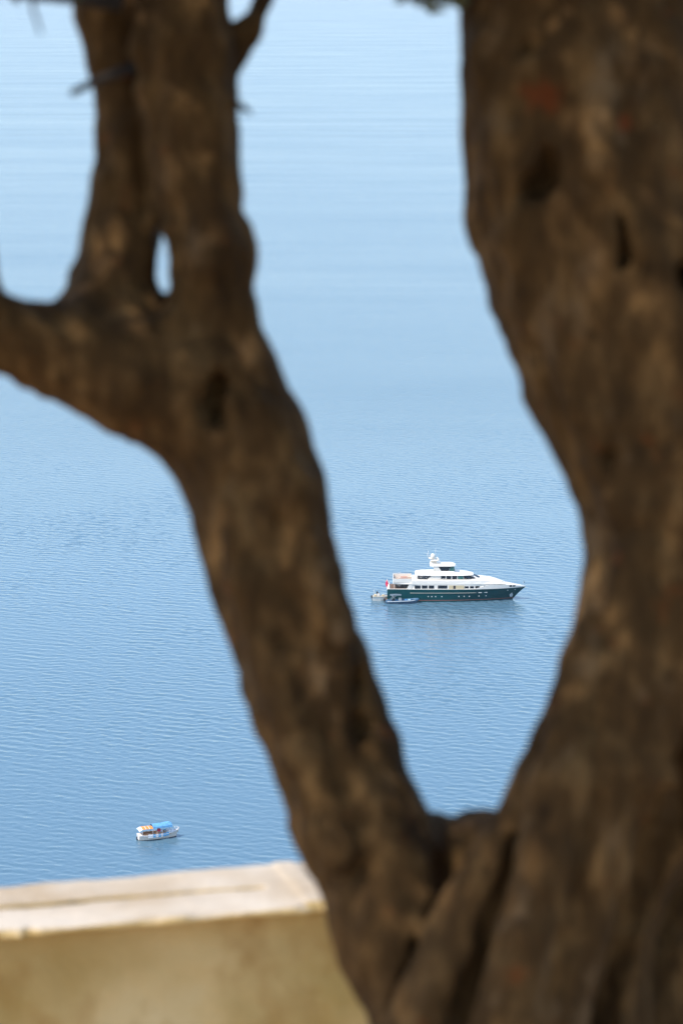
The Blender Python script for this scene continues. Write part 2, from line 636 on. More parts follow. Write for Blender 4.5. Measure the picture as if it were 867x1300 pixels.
# ------------------------------------------------------------------ the tree
def bark_material():
    m = bpy.data.materials.new('olive_bark')
    m.use_nodes = True
    n, l = m.node_tree.nodes, m.node_tree.links
    b = n['Principled BSDF']
    b.inputs['Roughness'].default_value = 0.92
    b.inputs['Specular IOR Level'].default_value = 0.15
    tc = n.new('ShaderNodeTexCoord')

    def noise(s, d, w, stretch=(1, 1, 1), rough=0.6):
        mp = n.new('ShaderNodeMapping')
        mp.inputs['Scale'].default_value = stretch
        l.new(tc.outputs['Object'], mp.inputs['Vector'])
        t = n.new('ShaderNodeTexNoise')
        t.noise_dimensions = '4D'
        t.inputs['W'].default_value = w
        t.inputs['Scale'].default_value = s
        t.inputs['Detail'].default_value = d
        t.inputs['Roughness'].default_value = rough
        l.new(mp.outputs[0], t.inputs['Vector'])
        return t.outputs['Fac']

    def ramp(f, stops):
        c = n.new('ShaderNodeValToRGB')
        e = c.color_ramp.elements
        e[0].position, e[0].color = stops[0]
        e[1].position, e[1].color = stops[-1]
        for p, q in stops[1:-1]:
            x = e.new(p)
            x.color = q
        l.new(f, c.inputs['Fac'])
        return c.outputs['Color']

    def mix(f, a, b_):
        x = n.new('ShaderNodeMix')
        x.data_type = 'RGBA'
        l.new(f, x.inputs['Factor'])
        l.new(a, x.inputs['A'])
        if isinstance(b_, tuple):
            x.inputs['B'].default_value = b_
        else:
            l.new(b_, x.inputs['B'])
        return x.outputs['Result']

    c = ramp(noise(15, 6, 1.0, (1, 1, 0.4), 0.7), [(0.28, (0.018, 0.009, 0.003, 1)), (0.5, (0.074, 0.038, 0.012, 1)), (0.70, (0.215, 0.118, 0.042, 1))])
    c = mix(ramp(noise(17, 4, 5.0), [(0.62, (0, 0, 0, 1)), (0.74, (0.8, 0.8, 0.8, 1))]), c, (0.15, 0.042, 0.009, 1))     # rusty patches
    c = mix(ramp(noise(12, 5, 9.0, (1, 1, 0.45)), [(0.58, (0, 0, 0, 1)), (0.72, (0.8, 0.8, 0.8, 1))]), c, (0.20, 0.125, 0.062, 1))   # grey lichen
    c = mix(ramp(noise(20, 4, 13.0), [(0.60, (0, 0, 0, 1)), (0.72, (0.6, 0.6, 0.6, 1))]), c, (0.010, 0.006, 0.003, 1))  # black spots
    geo = n.new('ShaderNodeNewGeometry')
    nz = n.new('ShaderNodeTexNoise')
    nz.inputs['Scale'].default_value = 38
    nz.inputs['Detail'].default_value = 4
    l.new(geo.outputs['Position'], nz.inputs['Vector'])
    for (x, y, d, rad) in ((690, 121, 4.80, 0.022), (795, 155, 4.78, 0.014)):
        vd = n.new('ShaderNodeVectorMath')
        vd.operation = 'DISTANCE'
        l.new(geo.outputs['Position'], vd.inputs[0])
        vd.inputs[1].default_value = at(x, y, d)
        ad = n.new('ShaderNodeMath')
        ad.operation = 'MULTIPLY_ADD'
        l.new(nz.outputs['Fac'], ad.inputs[0])
        ad.inputs[1].default_value = 0.11
        l.new(vd.outputs['Value'], ad.inputs[2])
        mr = n.new('ShaderNodeMapRange')
        mr.inputs[1].default_value = rad * 0.5 + 0.055
        mr.inputs[2].default_value = rad * 1.7 + 0.055
        mr.inputs[3].default_value = 0.6
        mr.inputs[4].default_value = 0.0
        l.new(ad.outputs[0], mr.inputs[0])
        c = mix(mr.outputs[0], c, (0.17, 0.035, 0.007, 1))      # bare reddish wood
    l.new(c, b.inputs['Base Color'])
    bp = n.new('ShaderNodeBump')
    bp.inputs['Strength'].default_value = 0.9
    bp.inputs['Distance'].default_value = 0.02
    l.new(noise(34, 6, 3.0, (1, 1, 0.35), 0.65), bp.inputs['Height'])
    l.new(bp.outputs['Normal'], b.inputs['Normal'])
    return m


M_bark = bark_material()


def leaf_material():
    m = mat('olive_leaf', (0.075, 0.085, 0.035), 0.55, var=0.5, scale=9.0)
    b = m.node_tree.nodes['Principled BSDF']
    return m


M_leaf = leaf_material()
M_twig = mat('silhouette_twig', (0.022, 0.015, 0.010), 0.9, var=0.4, scale=30)  # bark tone darkened in colour so the twigs read as silhouettes
D0 = 5.0


def px(r, d=D0):
    return r / FPX * d


def chain(pts):
    """(x, y, radius, depth offset) measured on the photograph -> points in metres"""
    return [(at(x, y, D0 + dd), px(r, D0 + dd)) for (x, y, r, dd) in pts]


def build_tree():
    root = empty('olive_tree', at(660, 1500, D0).xy.to_3d() + Vector((0, 0, TER_Z)))
    tag(root, 'gnarled brown tree whose forked trunk frames the sea', 'tree')
    lo = Vector((-1.0, 4.25, TER_Z - 0.05))
    hi = Vector((1.05, 5.75, CAM_Z + 0.55))
    V = Volume(lo, hi, 0.0085)
    # left limb, rising to the left
    V.chain(chain([(625, 1420, 118, 0.02), (572, 1290, 97, 0.03), (508, 1170, 88, 0.05), (455, 1040, 79, 0.07), (425, 950, 74, 0.08), (390, 862, 79, 0.08),
                   (362, 775, 78, 0.08), (345, 715, 79, 0.08), (330, 640, 84, 0.08), (305, 560, 80, 0.07), (285, 480, 66, 0.06), (272, 400, 53, 0.05),
                   (266, 320, 55, 0.03), (250, 230, 54, 0.02), (245, 150, 53, 0.02), (236, 60, 56, 0.02), (228, -60, 60, 0.04), (222, -300, 52, 0.1)]), 0.035)
    # second upright just left of it
    V.chain(chain([(190, 500, 60, 0.06), (160, 430, 52, 0.05), (149, 370, 54, 0.08), (156, 305, 47, 0.09), (160, 230, 39, 0.09), (160, 170, 33, 0.09),
                   (150, 90, 35, 0.09), (138, 20, 39, 0.08), (128, -70, 42, 0.07), (105, -300, 36, -0.08)]), 0.022)
    # low branch going off to the left
    V.chain(chain([(300, 560, 74, 0.05), (235, 500, 72, 0.03), (160, 470, 72, 0.0), (85, 448, 55, -0.03), (20, 428, 44, -0.06), (-60, 385, 46, -0.12),
                   (-220, 250, 44, -0.25), (-420, 20, 38, -0.4)]), 0.04)
    V.chain(chain([(-22, 400, 34, -0.08), (-40, 330, 30, -0.1), (-70, 200, 26, -0.12), (-110, 0, 24, -0.16), (-160, -250, 22, -0.2)]), 0.03)
    # big limb on the right
    V.chain(chain([(640, 1420, 190, 0.05), (672, 1290, 150, 0.06), (712, 1150, 122, 0.03), (765, 1040, 118, 0.02), (815, 950, 135, 0.0), (858, 870, 146, 0.0),
                   (893, 780, 154, 0.0), (905, 680, 155, 0.0), (893, 610, 158, 0.0), (858, 530, 160, 0.0), (822, 440, 164, 0.0), (792, 340, 172, 0.0),
                   (768, 230, 174, 0.0), (762, 120, 172, 0.0), (762, 0, 172, 0.02), (765, -120, 172, 0.05), (790, -330, 150, 0.15)]), 0.03)
    # third stem beyond the dark cleft on the far right
    V.chain(chain([(800, 1430, 130, 0.14), (846, 1290, 92, 0.17), (892, 1160, 70, 0.16), (928, 1040, 64, 0.16), (960, 900, 72, 0.18), (1000, 700, 80, 0.24)]), 0.012)
    # web between the two big limbs, set back
    V.chain(chain([(500, 1085, 45, 0.13), (540, 1100, 48, 0.16), (582, 1104, 49, 0.17), (628, 1098, 48, 0.15), (680, 1080, 50, 0.12)]), 0.06)
    V.cone(at(560, 1240, D0 + 0.08), at(640, 1220, D0 + 0.08), px(70), px(80), 0.03)
    # strands of the trunk that stand out towards the viewer
    V.chain(chain([(742, 820, 16, -0.13), (724, 890, 26, -0.135), (690, 985, 36, -0.125), (645, 1075, 40, -0.12), (596, 1160, 44, -0.115), (565, 1240, 47, -0.12), (535, 1330, 58, -0.12),
                   (500, 1460, 70, -0.12)]), 0.015)
    V.chain(chain([(750, 800, 24, -0.16), (728, 900, 34, -0.17), (712, 990, 36, -0.20), (694, 1080, 36, -0.205), (668, 1180, 38, -0.205), (644, 1290, 42, -0.205), (600, 1440, 70, -0.16)]), 0.015)
    V.chain(chain([(808, 700, 30, -0.16), (800, 860, 46, -0.155), (780, 980, 52, -0.14), (748, 1100, 55, -0.13), (712, 1210, 55, -0.12), (690, 1330, 60, -0.12)]), 0.02)
    # long sinews on the limbs
    V.chain(chain([(186, -40, 13, -0.01), (183, 60, 14, -0.01), (188, 110, 14, -0.01), (200, 160, 13, -0.01), (206, 240, 12, -0.01), (222, 320, 10, -0.01), (222, 400, 16, -0.02), (240, 470, 18, -0.03)]), 0.012)
    V.chain(chain([(20, 408, 14, -0.09), (60, 430, 15, -0.08), (110, 440, 16, -0.06), (165, 430, 17, -0.05), (205, 410, 14, -0.03)]), 0.012)
    V.chain(chain([(330, 520, 20, -0.03), (372, 620, 24, -0.02), (392, 720, 22, -0.02), (425, 800, 20, -0.02)]), 0.02)
    V.chain(chain([(290, 640, 22, -0.02), (312, 740, 22, -0.02), (350, 850, 24, -0.02), (385, 960, 26, -0.02), (425, 1080, 30, -0.04)]), 0.02)
    V.chain(chain([(625, 60, 30, -0.10), (650, 180, 34, -0.12), (672, 300, 40, -0.12), (720, 400, 40, -0.13), (770, 520, 44, -0.14), (810, 640, 40, -0.15)]), 0.03)
    V.chain(chain([(740, -20, 40, -0.18), (752, 140, 40, -0.185), (800, 280, 40, -0.18), (840, 420, 44, -0.17)]), 0.03)
    # the twig fork at the upper edge, nubs and snapped twigs
    V.chain(chain([(262, 150, 34, 0.05), (277, 108, 22, 0.06), (294, 70, 15, 0.07), (314, 40, 11, 0.08), (334, -2, 9, 0.1), (360, -80, 9, 0.13)]), 0.02)
    V.cone(at(304, 66, D0 + 0.07), at(317, 60, D0 + 0.05), px(7), px(4), 0.01)
    V.cone(at(288, 112, D0 + 0.06), at(303, 120, D0 + 0.04), px(9), px(5), 0.012)
    V.chain(chain([(200, 60, 14, 0.04), (202, 180, 18, 0.045), (203, 280, 20, 0.045)]), 0.012)
    V.cone(at(165, 408, D0 + 0.05), at(240, 408, D0 + 0.05), px(46), px(46), 0.015)
    V.cone(at(225, 200, D0 + 0.01), at(238, 410, D0 + 0.01), px(22), px(24), 0.02)
    V.chain(chain([(160, 340, 44, 0.07), (130, 392, 40, 0.06), (92, 428, 44, 0.03), (50, 436, 42, 0.0)]), 0.05)
    # knot holes
    for (x, y, rx, rz, dd, dep) in [(266, 511, 14, 20, -0.04, 0.07), (692, 230, 22, 28, -0.20, 0.06), (797, 318, 12, 36, -0.215, 0.05), (866, 360, 9, 24, -0.2, 0.05), (777, 590, 14, 28, -0.2, 0.07),
                                    (452, 866, 12, 20, 0.0, 0.05), (456, 936, 12, 23, 0.0, 0.05), (585, 1108, 28, 30, -0.02, 0.09),
                                    (668, 60, 10, 12, -0.2, 0.03)]:
        c = at(x, y, D0 + dd)
        for q in range(4):
            o = Vector((rng.normal() * px(rx) * .45, 0, rng.normal() * px(rz) * .45))
            f = rng.uniform(.5, .85)
            V.dig(c + o, px(rx) * f, dep * f, px(rz) * f * rng.uniform(.8, 1.3), 0.012)
    # deep clefts between the stems
    V.carve(chain([(882, 850, 16, -0.15), (868, 930, 26, -0.15), (850, 1030, 34, -0.13), (812, 1115, 38, -0.115), (772, 1215, 36, -0.10), (745, 1310, 36, -0.09), (720, 1400, 36, -0.08)]), 0.012)
    V.carve(chain([(606, 1070, 16, -0.05), (578, 1130, 18, -0.05), (543, 1205, 18, -0.06), (508, 1300, 18, -0.07)]), 0.01)
    V.carve(chain([(700, 940, 8, -0.155), (672, 1040, 14, -0.16), (648, 1110, 17, -0.16), (622, 1190, 19, -0.16), (590, 1310, 20, -0.165)]), 0.01)
    # slit between the uprights
    c = at(206, 330, D0 + 0.04)
    V.dig(c, px(5), 0.25, px(27), 0.003)
    V.rough([((6, 6, 4), 0.012, 21, False), ((14, 14, 7), 0.013, 22, True), ((28, 28, 14), 0.011, 23, True), ((50, 50, 30), 0.007, 24, False)])
    me = V.mesh('trunk')
    t = link('trunk', me, M_bark, root)
    t.matrix_parent_inverse = root.matrix_world.inverted()
    inv = Matrix.Translation(-Vector(root.location))
    for v in me.vertices:
        v.co = inv @ v.co
    t.matrix_parent_inverse.identity()

    # boughs above the view that carry the crown
    rl = Vector(root.location)
    W = lambda x, y, z: Vector((x, y, CAM_Z + z)) - rl
    ends = []
    bm_list = [
        ([at(222, -290, 5.1) - rl, W(-0.35, 4.9, 0.75), W(-0.55, 4.6, 1.15), W(-0.9, 4.2, 1.6)], [.07, .055, .045, .02]),
        ([at(105, -290, 4.9) - rl, W(-0.6, 4.7, 0.7), W(-1.05, 4.4, 1.0), W(-1.6, 4.0, 1.25)], [.05, .042, .032, .015]),
        ([at(-420, 20, 4.6) - rl, W(-1.35, 4.4, 0.45), W(-1.6, 4.1, 0.9), W(-1.8, 3.8, 1.4)], [.05, .04, .03, .015]),
        ([at(790, -320, 5.15) - rl, W(0.45, 5.0, 0.85), W(0.3, 4.7, 1.3), W(-0.1, 4.2, 1.9)], [.19, .14, .09, .03]),
        ([W(0.45, 5.0, 0.8), W(0.8, 4.9, 1.2), W(1.1, 4.6, 1.6), W(1.3, 4.2, 1.8)], [.11, .08, .05, .02]),
        ([at(-160, -240, 4.8) - rl, W(-0.95, 4.6, 0.6), W(-1.1, 4.1, 0.85), W(-1.2, 3.5, 1.0)], [.03, .025, .02, .01]),
        ([at(1000, 700, 5.2) - rl, W(0.85, 5.2, 0.2), W(0.95, 5.0, 0.7), W(1.2, 4.5, 1.1)], [.10, .09, .07, .03]),
    ]
    for pts, rr in bm_list:
        tube('branch', pts, rr, M_bark, root, 10)
        ends.append(pts[-1])
    # bare twigs that cross the gap
    tube('twig', [at(168, 86, 4.93) - rl, at(148, 92, 4.9) - rl, at(118, 104, 4.88) - rl, at(90, 118, 4.87) - rl], [px(7), px(6.5), px(5.5), px(4)], M_twig, root, 8)
    tube('twig', [at(290, 128, 5.03) - rl, at(303, 132, 5.0) - rl, at(317, 142, 4.98) - rl], [px(6), px(5), px(3)], M_twig, root, 8)
    tube('twig', [at(38, -20, 4.3) - rl, at(42, 10, 4.3) - rl, at(52, 42, 4.3) - rl], [px(3), px(2.5), px(1.5)], M_twig, root, 6)
    tube('twig', [at(150, 0, 4.95) - rl, at(96, -2, 4.9) - rl, at(40, -6, 4.9) - rl, at(-20, -22, 4.9) - rl], [px(14), px(7), px(6), px(5)], M_twig, root, 8)
    tube('twig', [at(620, -30, 4.95) - rl, at(560, -8, 4.9) - rl, at(500, -7, 4.9) - rl], [px(8), px(5), px(3)], M_twig, root, 8)

    # crown: narrow leaves in clumps, unseen part spread to shade the trunk
    verts, faces = [], []

    def leaf(c, s):
        a = Vector(rng.normal(size=3)).normalized()
        q = Vector(rng.normal(size=3))
        w = a.cross(q).normalized()
        nrm = a.cross(w)
        i = len(verts)
        L, Wd = 0.075 * s, 0.016 * s
        verts.extend([c - a * L * .5, c + w * Wd - a * L * .1 + nrm * .004, c + a * L * .5, c - w * Wd - a * L * .1 + nrm * .004])
        faces.append((i, i + 1, i + 2, i + 3))

    clumps = []
    while len(clumps) < 520:
        x, y, z = rng.uniform(-2.1, 1.4), rng.uniform(0.9, 5.5), rng.uniform(0.4, 2.5)
        e = ((x + 0.35) / 1.75) ** 2 + ((y - 3.3) / 2.4) ** 2 + ((z - 1.0) / 1.5) ** 2
        if e > 1.0 or z < 0.38 + 0.1 * mnoise.noise(Vector((x * 3, y * 3, 0))):
            continue
        clumps.append((Vector((x, y, CAM_Z + z)) - rl, rng.uniform(0.10, 0.2)))
    for c, r in clumps:
        for k in range(46):
            o = Vector(rng.normal(size=3)) * r * 0.6
            o.z *= 0.7
            leaf(c + o, rng.uniform(0.8, 1.5))
    for x0, x1, y0, n_ in [(505, 590, -3, 46), (548, 585, 1, 14), (0, 100, -8, 22)]:
        for k in range(n_):
            leaf(at(rng.uniform(x0, x1), y0 + rng.normal() * 4 - 2, 4.9 + rng.normal() * .03) - rl, rng.uniform(0.35, 0.6))
    me = bpy.data.meshes.new('crown')
    me.from_pydata([tuple(v) for v in verts], [], faces)
    c = link('crown', me, M_leaf, root)
    c['kind'] = 'stuff'


build_tree()

# ------------------------------------------------------------------ boats: shared materials
M_white = mat('boat_white', (0.81, 0.755, 0.66), 0.35, var=0.03, scale=0.6)
M_green = mat('hull_green', (0.001, 0.054, 0.060), 0.35, var=0.12, scale=0.3, spec=0.18)
M_boot = mat('boot_stripe', (0.30, 0.10, 0.07), 0.5)
M_glass = mat('dark_glass', (0.012, 0.016, 0.022), 0.08, var=0.3, spec=0.6)
M_gglass = mat('green_glass', (0.05, 0.15, 0.13), 0.1, var=0.1)
M_cream = mat('cream_paint', (0.62, 0.50, 0.30), 0.5)
M_teak = mat('teak_deck', (0.36, 0.20, 0.10), 0.7, var=0.2, scale=2.0)
M_dark = mat('dark_trim', (0.025, 0.022, 0.022), 0.5)
M_steel = mat('bright_steel', (0.55, 0.55, 0.56), 0.3, metal=0.9)
M_red = mat('red_cloth', (0.72, 0.03, 0.10), 0.7)
M_blue = mat('flag_blue', (0.03, 0.07, 0.25), 0.7)
M_rub = mat('rubber_blue_grey', (0.045, 0.125, 0.21), 0.45, var=0.12)
M_gold = mat('rub_rail', (0.42, 0.40, 0.34), 0.4)
M_cush = mat('blue_cushion', (0.05, 0.20, 0.42), 0.8)


def lerp(a, b, t):
    return a + (b - a) * t


def hull_grid(name, m, parent, x_end, half, zs, ns=44, side_thick=None, x0=0.0, close_top=True):
    """loft of rows at heights zs; half(s, k) gives half breadth, x_end(k) where the stem is"""
    bm = bmesh.new()
    rowsL, rowsR = [], []
    for k, z in enumerate(zs):
        L, Rr = [], []
        for i in range(ns + 1):
            s = i / ns
            s = 1 - (1 - s) ** 1.35
            x = lerp(x0, x_end(k), s)
            h = half(s, k) if i < ns else 0.0
            zz = z(s) if callable(z) else z
            if i == ns:
                v = bm.verts.new((x, 0, zz))
                L.append(v)
                Rr.append(v)
            else:
                L.append(bm.verts.new((x, -h, zz)))
                Rr.append(bm.verts.new((x, h, zz)))
        rowsL.append(L)
        rowsR.append(Rr)
    for rows in (rowsL, rowsR):
        for a, b in zip(rows, rows[1:]):
            for i in range(ns):
                bm.faces.new((a[i], a[i + 1], b[i + 1], b[i]))
    for ra, rb in zip(zip(rowsL, rowsR), zip(rowsL[1:], rowsR[1:])):
        bm.faces.new((ra[0][0], rb[0][0], rb[1][0], ra[1][0]))
    for (L, Rr), on in (((rowsL[0], rowsR[0]), True), ((rowsL[-1], rowsR[-1]), close_top)):
        if not on:
            continue
        for i in range(ns):
            if i == ns - 1:
                bm.faces.new((L[i], L[i + 1], Rr[i]))
            else:
                bm.faces.new((L[i], L[i + 1], Rr[i + 1], Rr[i]))
    return from_bm(name, bm, m, parent, False)


# ------------------------------------------------------------------ the yacht
YACHT_MPP = 0.2273


def build_yacht():
    P = hit(491.8, 764.4, 0.0)
    Q = hit(668.2, 764.4, 0.0)
    k = (Q - P).length / 40.1        # metres per design metre (about one)
    ang = math.atan2(Q.y - P.y, Q.x - P.x)
    y = empty('motor_yacht', (P.x, P.y + 4.0 * k, 0), ang)
    y.scale = (k, k, k)
    tag(y, 'large white motor yacht with dark green hull and three decks', 'yacht')

    def hs(s):      # half breadth at the rail
        x = s * 40
        return lerp(3.55, 4.05, min(1, x / 9)) * (1 - max(0, (x - 19) / 21) ** 2.3)

    def hw(s):      # half breadth at the waterline
        x = s * 36.4
        return lerp(3.35, 3.95, min(1, x / 9)) * (1 - max(0, (x - 14) / 22.4) ** 2.0)

    SH = 3.68
    lev = [-0.8, 0.0, 0.55, 1.4, 2.3, 3.1, SH]

    def x_end(kk):
        t = max(lev[kk], -0.8) / SH
        return 36.3 + 3.75 * t + 0.25 * math.sin(max(t, 0) * math.pi) * -1

    def half(s, kk):
        t = max(0, lev[kk]) / SH
        return lerp(hw(s), hs(s), t ** 1.15)
    hull_grid('hull', M_green, y, x_end, half, lev, 48)
    # boot stripe, proud of the hull
    lv2 = [0.40, 0.56]
    hull_grid('boot_stripe', M_boot, y, lambda kk: 36.3 + 3.75 * lv2[kk] / SH - 0.1, lambda s, kk: lerp(hw(s), hs(s), (lv2[kk] / SH) ** 1.15) + 0.03, lv2, 48)

    # white bulwark round the foredeck
    def bul(s):
        x = s * 40
        up = 0.12
        if x > 25:
            up = lerp(0.12, 1.15, min(1, (x - 25) / 4)) if x < 33.5 else lerp(1.15, 0.22, ((x - 33.5) / 6.6) ** 1.1)
        return SH + up
    lv3 = [SH + 0.003, bul]
    hull_grid('bulwark', M_white, y, lambda kk: 40.05 + 0.12 * kk, lambda s, kk: hs(s) + 0.02, lv3, 60)
    # rub rail along the topside, pale colour standing for its reflected highlights
    bm = bmesh.new()
    for sgn in (-1, 1):
        pts = []
        for i in range(30):
            x = 6.5 + i * 0.66
            pts.append((x, sgn * (half(x / 38.5, 5) * 0.55 + half(x / 38.5, 4) * 0.45 + 0.03), 2.62))
        bm_tube(bm, pts, 0.075, 6)
    from_bm('rub_rail', bm, M_gold, y, True)

    # main deckhouse, as wide as the hull
    loft('main_deckhouse', [(7.0, 6.2, 3.72, 5.25, 3.7, 3.75), (9, 9, 3.72, 5.25, 3.93, 3.9), (18, 18, 3.72, 5.25, 3.97, 3.93), (24, 24, 3.72, 5.25, 3.85, 3.8), (28, 28, 3.72, 5.25, 3.4, 3.3), (31.5, 31.0, 3.72, 5.2, 2.9, 2.7),
                             (34.3, 33.4, 3.72, 4.9, 1.9, 1.6)], M_white, y, 0.1)
    # upper deck band with its curved run down to the foredeck
    loft('upper_deck', [(1.6, 1.7, 5.2, 5.62, 3.55, 3.6), (7, 7, 5.15, 5.62, 3.95, 3.95), (7.05, 7.05, 5.15, 6.42, 3.95, 3.9), (18, 18, 5.15, 6.42, 4.0, 3.9), (24, 24, 5.15, 6.42, 3.9, 3.7), (27, 27, 5.15, 6.5, 3.6, 3.3), (30.5, 30.2, 5.1, 6.2, 3.1, 2.6),
                          (32.5, 31.8, 5.05, 5.85, 2.6, 2.0), (34.2, 33.0, 4.9, 5.35, 1.9, 1.4)], M_white, y, 0.22)
    # aft bulwark of the upper deck (three low walls)
    bm = bmesh.new()
    bm_box(bm, (4.35, -3.70, 6.24), (5.4, 0.12, 1.22), bevel=0.03)
    bm_box(bm, (4.35, 3.70, 6.24), (5.4, 0.12, 1.22), bevel=0.03)
    bm_box(bm, (1.72, 0, 6.24), (0.12, 7.25, 1.22), bevel=0.03)
    from_bm('deck_bulwark', bm, M_white, y)
    # slanted wing posts closing the cockpit
    for sgn in (-1, 1):
        prism('wing_panel', [(5.5, 3.75), (6.9, 3.75), (7.3, 5.16), (6.3, 5.16)], sgn * 3.78 - 0.06, sgn * 3.78 + 0.06, M_white, y)
    # dark wall of the saloon behind the cockpit, low taffrail
    box('saloon_doors', (6.15, 0, 4.45), (0.1, 6.2, 1.36), M_glass, y)
    box('taffrail', (0.55, 0, 4.12), (0.12, 6.6, 0.5), M_white, y, bevel=0.03)
    tube('deck_post', [(2.0, -3.3, 3.8), (2.0, -3.3, 5.2)], 0.07, M_white, y)
    tube('deck_post', [(2.0, 3.3, 3.8), (2.0, 3.3, 5.2)], 0.07, M_white, y)
    box('cockpit_deck', (3.4, 0, 3.82), (5.3, 6.7, 0.04), mat('shaded_teak', (0.16, 0.09, 0.05), 0.7, var=0.2, scale=2.0), y)  # deck colour darkened to stand for the shade inside the cockpit
    box('aft_deck', (4.4, 0, 5.66), (5.2, 7.2, 0.04), M_teak, y)

    # windows: main deck
    def win(xa, xb, za, zb, yy, m=M_glass, skew=0.0, nm='window'):
        for sgn in (-1, 1):
            prism(nm, [(xa, za), (xb, za), (xb + skew, zb), (xa + skew, zb)], sgn * yy - 0.03, sgn * yy + 0.03, m, y)
    X = lambda zx: (zx - 120) * 0.0603
    def hmain(x):
        return float(np.interp(x, [9, 18, 24, 28, 31.5], [3.93, 3.965, 3.845, 3.38, 2.85]))
    for a, b in [(250, 278), (284, 311), (317, 343), (361, 406)]:
        win(X(a), X(b), 3.92, 4.86, hmain(X((a + b) / 2)))
    for a, b in [(490, 508), (514, 533), (540, 560), (581, 598), (603, 620)]:
        xa, xb = X(a), X(b)
        for sgn in (-1, 1):
            bm = bmesh.new()
            ya, yb = hmain(xa) + 0.03, hmain(xb) + 0.03
            vs = [(xa, ya, 3.98), (xb, yb, 3.98), (xb, yb - .03, 4.62), (xa, ya - .03, 4.62)]
            f = [bm.verts.new((p[0], sgn * p[1], p[2])) for p in vs]
            g = [bm.verts.new((p[0], sgn * (p[1] - 0.1), p[2])) for p in vs]
            bm.faces.new(f)
            bm.faces.new(g[::-1])
            for q in range(4):
                bm.faces.new((f[q], g[q], g[(q + 1) % 4], f[(q + 1) % 4]))
            from_bm('window', bm, M_glass, y)
    # cream side passage with its dark door
    for sgn in (-1, 1):
        box('side_recess', (X(450), sgn * 3.955, 4.32), (X(488) - X(414), 0.06, 1.05), M_cream, y)
        d = box('side_door', (X(440), sgn * 3.98, 4.33), (0.62, 0.06, 0.95), M_dark, y)
    # bow ports cut in the bulwark
    for a, b in [(705, 718), (721, 734)]:
        for sgn in (-1, 1):
            xm = X((a + b) / 2)
            bm = bmesh.new()
            ya, yb = hs(X(a) / 40.1) + 0.04, hs(X(b) / 40.1) + 0.04
            pts = [(X(a), ya, 4.0), (X(b), yb, 4.0), (X(b), yb, 4.5), (X(a), ya, 4.5)]
            f = [bm.verts.new((p[0], sgn * p[1], p[2])) for p in pts]
            g = [bm.verts.new((p[0], sgn * (p[1] - .08), p[2])) for p in pts]
            bm.faces.new(f)
            bm.faces.new(g[::-1])
            for q in range(4):
                bm.faces.new((f[q], g[q], g[(q + 1) % 4], f[(q + 1) % 4]))
            from_bm('bow_port', bm, M_glass, y)

    # upper deckhouse and its roof
    loft('upper_deckhouse', [(11.6, 13.3, 6.4, 7.62, 3.0, 2.95), (16, 16, 6.6, 7.62, 3.1, 3.0), (21, 21, 6.6, 7.62, 3.05, 2.95), (24, 22.6, 6.6, 7.62, 2.7, 2.6), (26.4, 24.4, 6.55, 7.6, 1.7, 1.7)], M_white, y, 0.05)
    loft('upper_roof', [(8.0, 8.2, 7.62, 7.95, 2.9, 2.8), (10, 10, 7.6, 8.15, 3.3, 3.1), (14, 14, 7.6, 8.25, 3.35, 3.0), (19, 19, 7.6, 8.27, 3.35, 2.9), (22, 21.6, 7.6, 8.15, 3.2, 2.5), (24.0, 23.2, 7.6, 8.05, 2.7, 2.0), (24.9, 24.4, 7.6, 7.75, 1.8, 1.5)], M_white, y, 0.3)
    for a, b in [(376, 397), (402, 424), (430, 452)]:
        win(X(a), X(b), 6.6, 7.54, 3.06)
    win(X(457), X(482), 6.6, 7.54, 3.06, M_gglass)
    for sgn in (-1, 1):
        prism('window', [(X(487), 6.68), (X(503), 6.68), (X(489), 7.5), (X(487), 7.5)], sgn * 3.02 - 0.05, sgn * 3.02 + 0.05, M_glass, y)
    # raked bridge windscreen in panes round the front
    F = [(-3.0, 22.9, 21.5), (-2.4, 24.55, 22.9), (-1.2, 26.0, 24.2), (0, 26.6, 24.65), (1.2, 26.0, 24.2), (2.4, 24.55, 22.9), (3.0, 22.9, 21.5)]
    for (ya, xa, ta), (yb, xb, tb) in zip(F, F[1:]):
        bm = bmesh.new()
        e = 0.06
        a0, b0 = lerp(0, 1, e), lerp(0, 1, 1 - e)
        pts = []
        for s, top in ((a0, 0), (b0, 0), (b0, 1), (a0, 1)):
            xx = lerp(xa, xb, s) if not top else lerp(ta, tb, s)
            yy = lerp(ya, yb, s) * (0.97 if top else 1)
            pts.append(Vector((xx + 0.28, yy * 1.07, 6.72 if not top else 7.55)))
        f = [bm.verts.new(p) for p in pts]
        g = [bm.verts.new(p + Vector((-0.25, 0, -0.02))) for p in pts]
        bm.faces.new(f)
        bm.faces.new(g[::-1])
        for q in range(4):
            bm.faces.new((f[q], g[q], g[(q + 1) % 4], f[(q + 1) % 4]))
        from_bm('windscreen_pane', bm, M_glass, y)
    # open lounge under the roof overhang: dark block standing for its shade, slanted wing
    box('lounge_shade_block', (10.4, 0, 7.1), (3.4, 4.6, 0.9), M_glass, y)
    for sgn in (-1, 1):
        prism('wing_panel', [(11.6, 6.62), (14.6, 6.62), (15.3, 7.62), (12.9, 7.62)], sgn * 3.06 - 0.04, sgn * 3.06 + 0.04, M_white, y)
        tube('deck_post', [(8.5, sgn * 2.9, 6.6), (8.5, sgn * 2.9, 7.65)], 0.06, M_white, y)

    # flybridge
    loft('flybridge_coaming', [(13.3, 13.6, 8.1, 8.7, 2.3, 2.2), (16, 16, 8.1, 8.72, 2.5, 2.3), (19.3, 19.2, 8.1, 8.7, 2.3, 2.1), (20.6, 20.2, 8.0, 8.4, 1.6, 1.4)], M_white, y, 0.12)
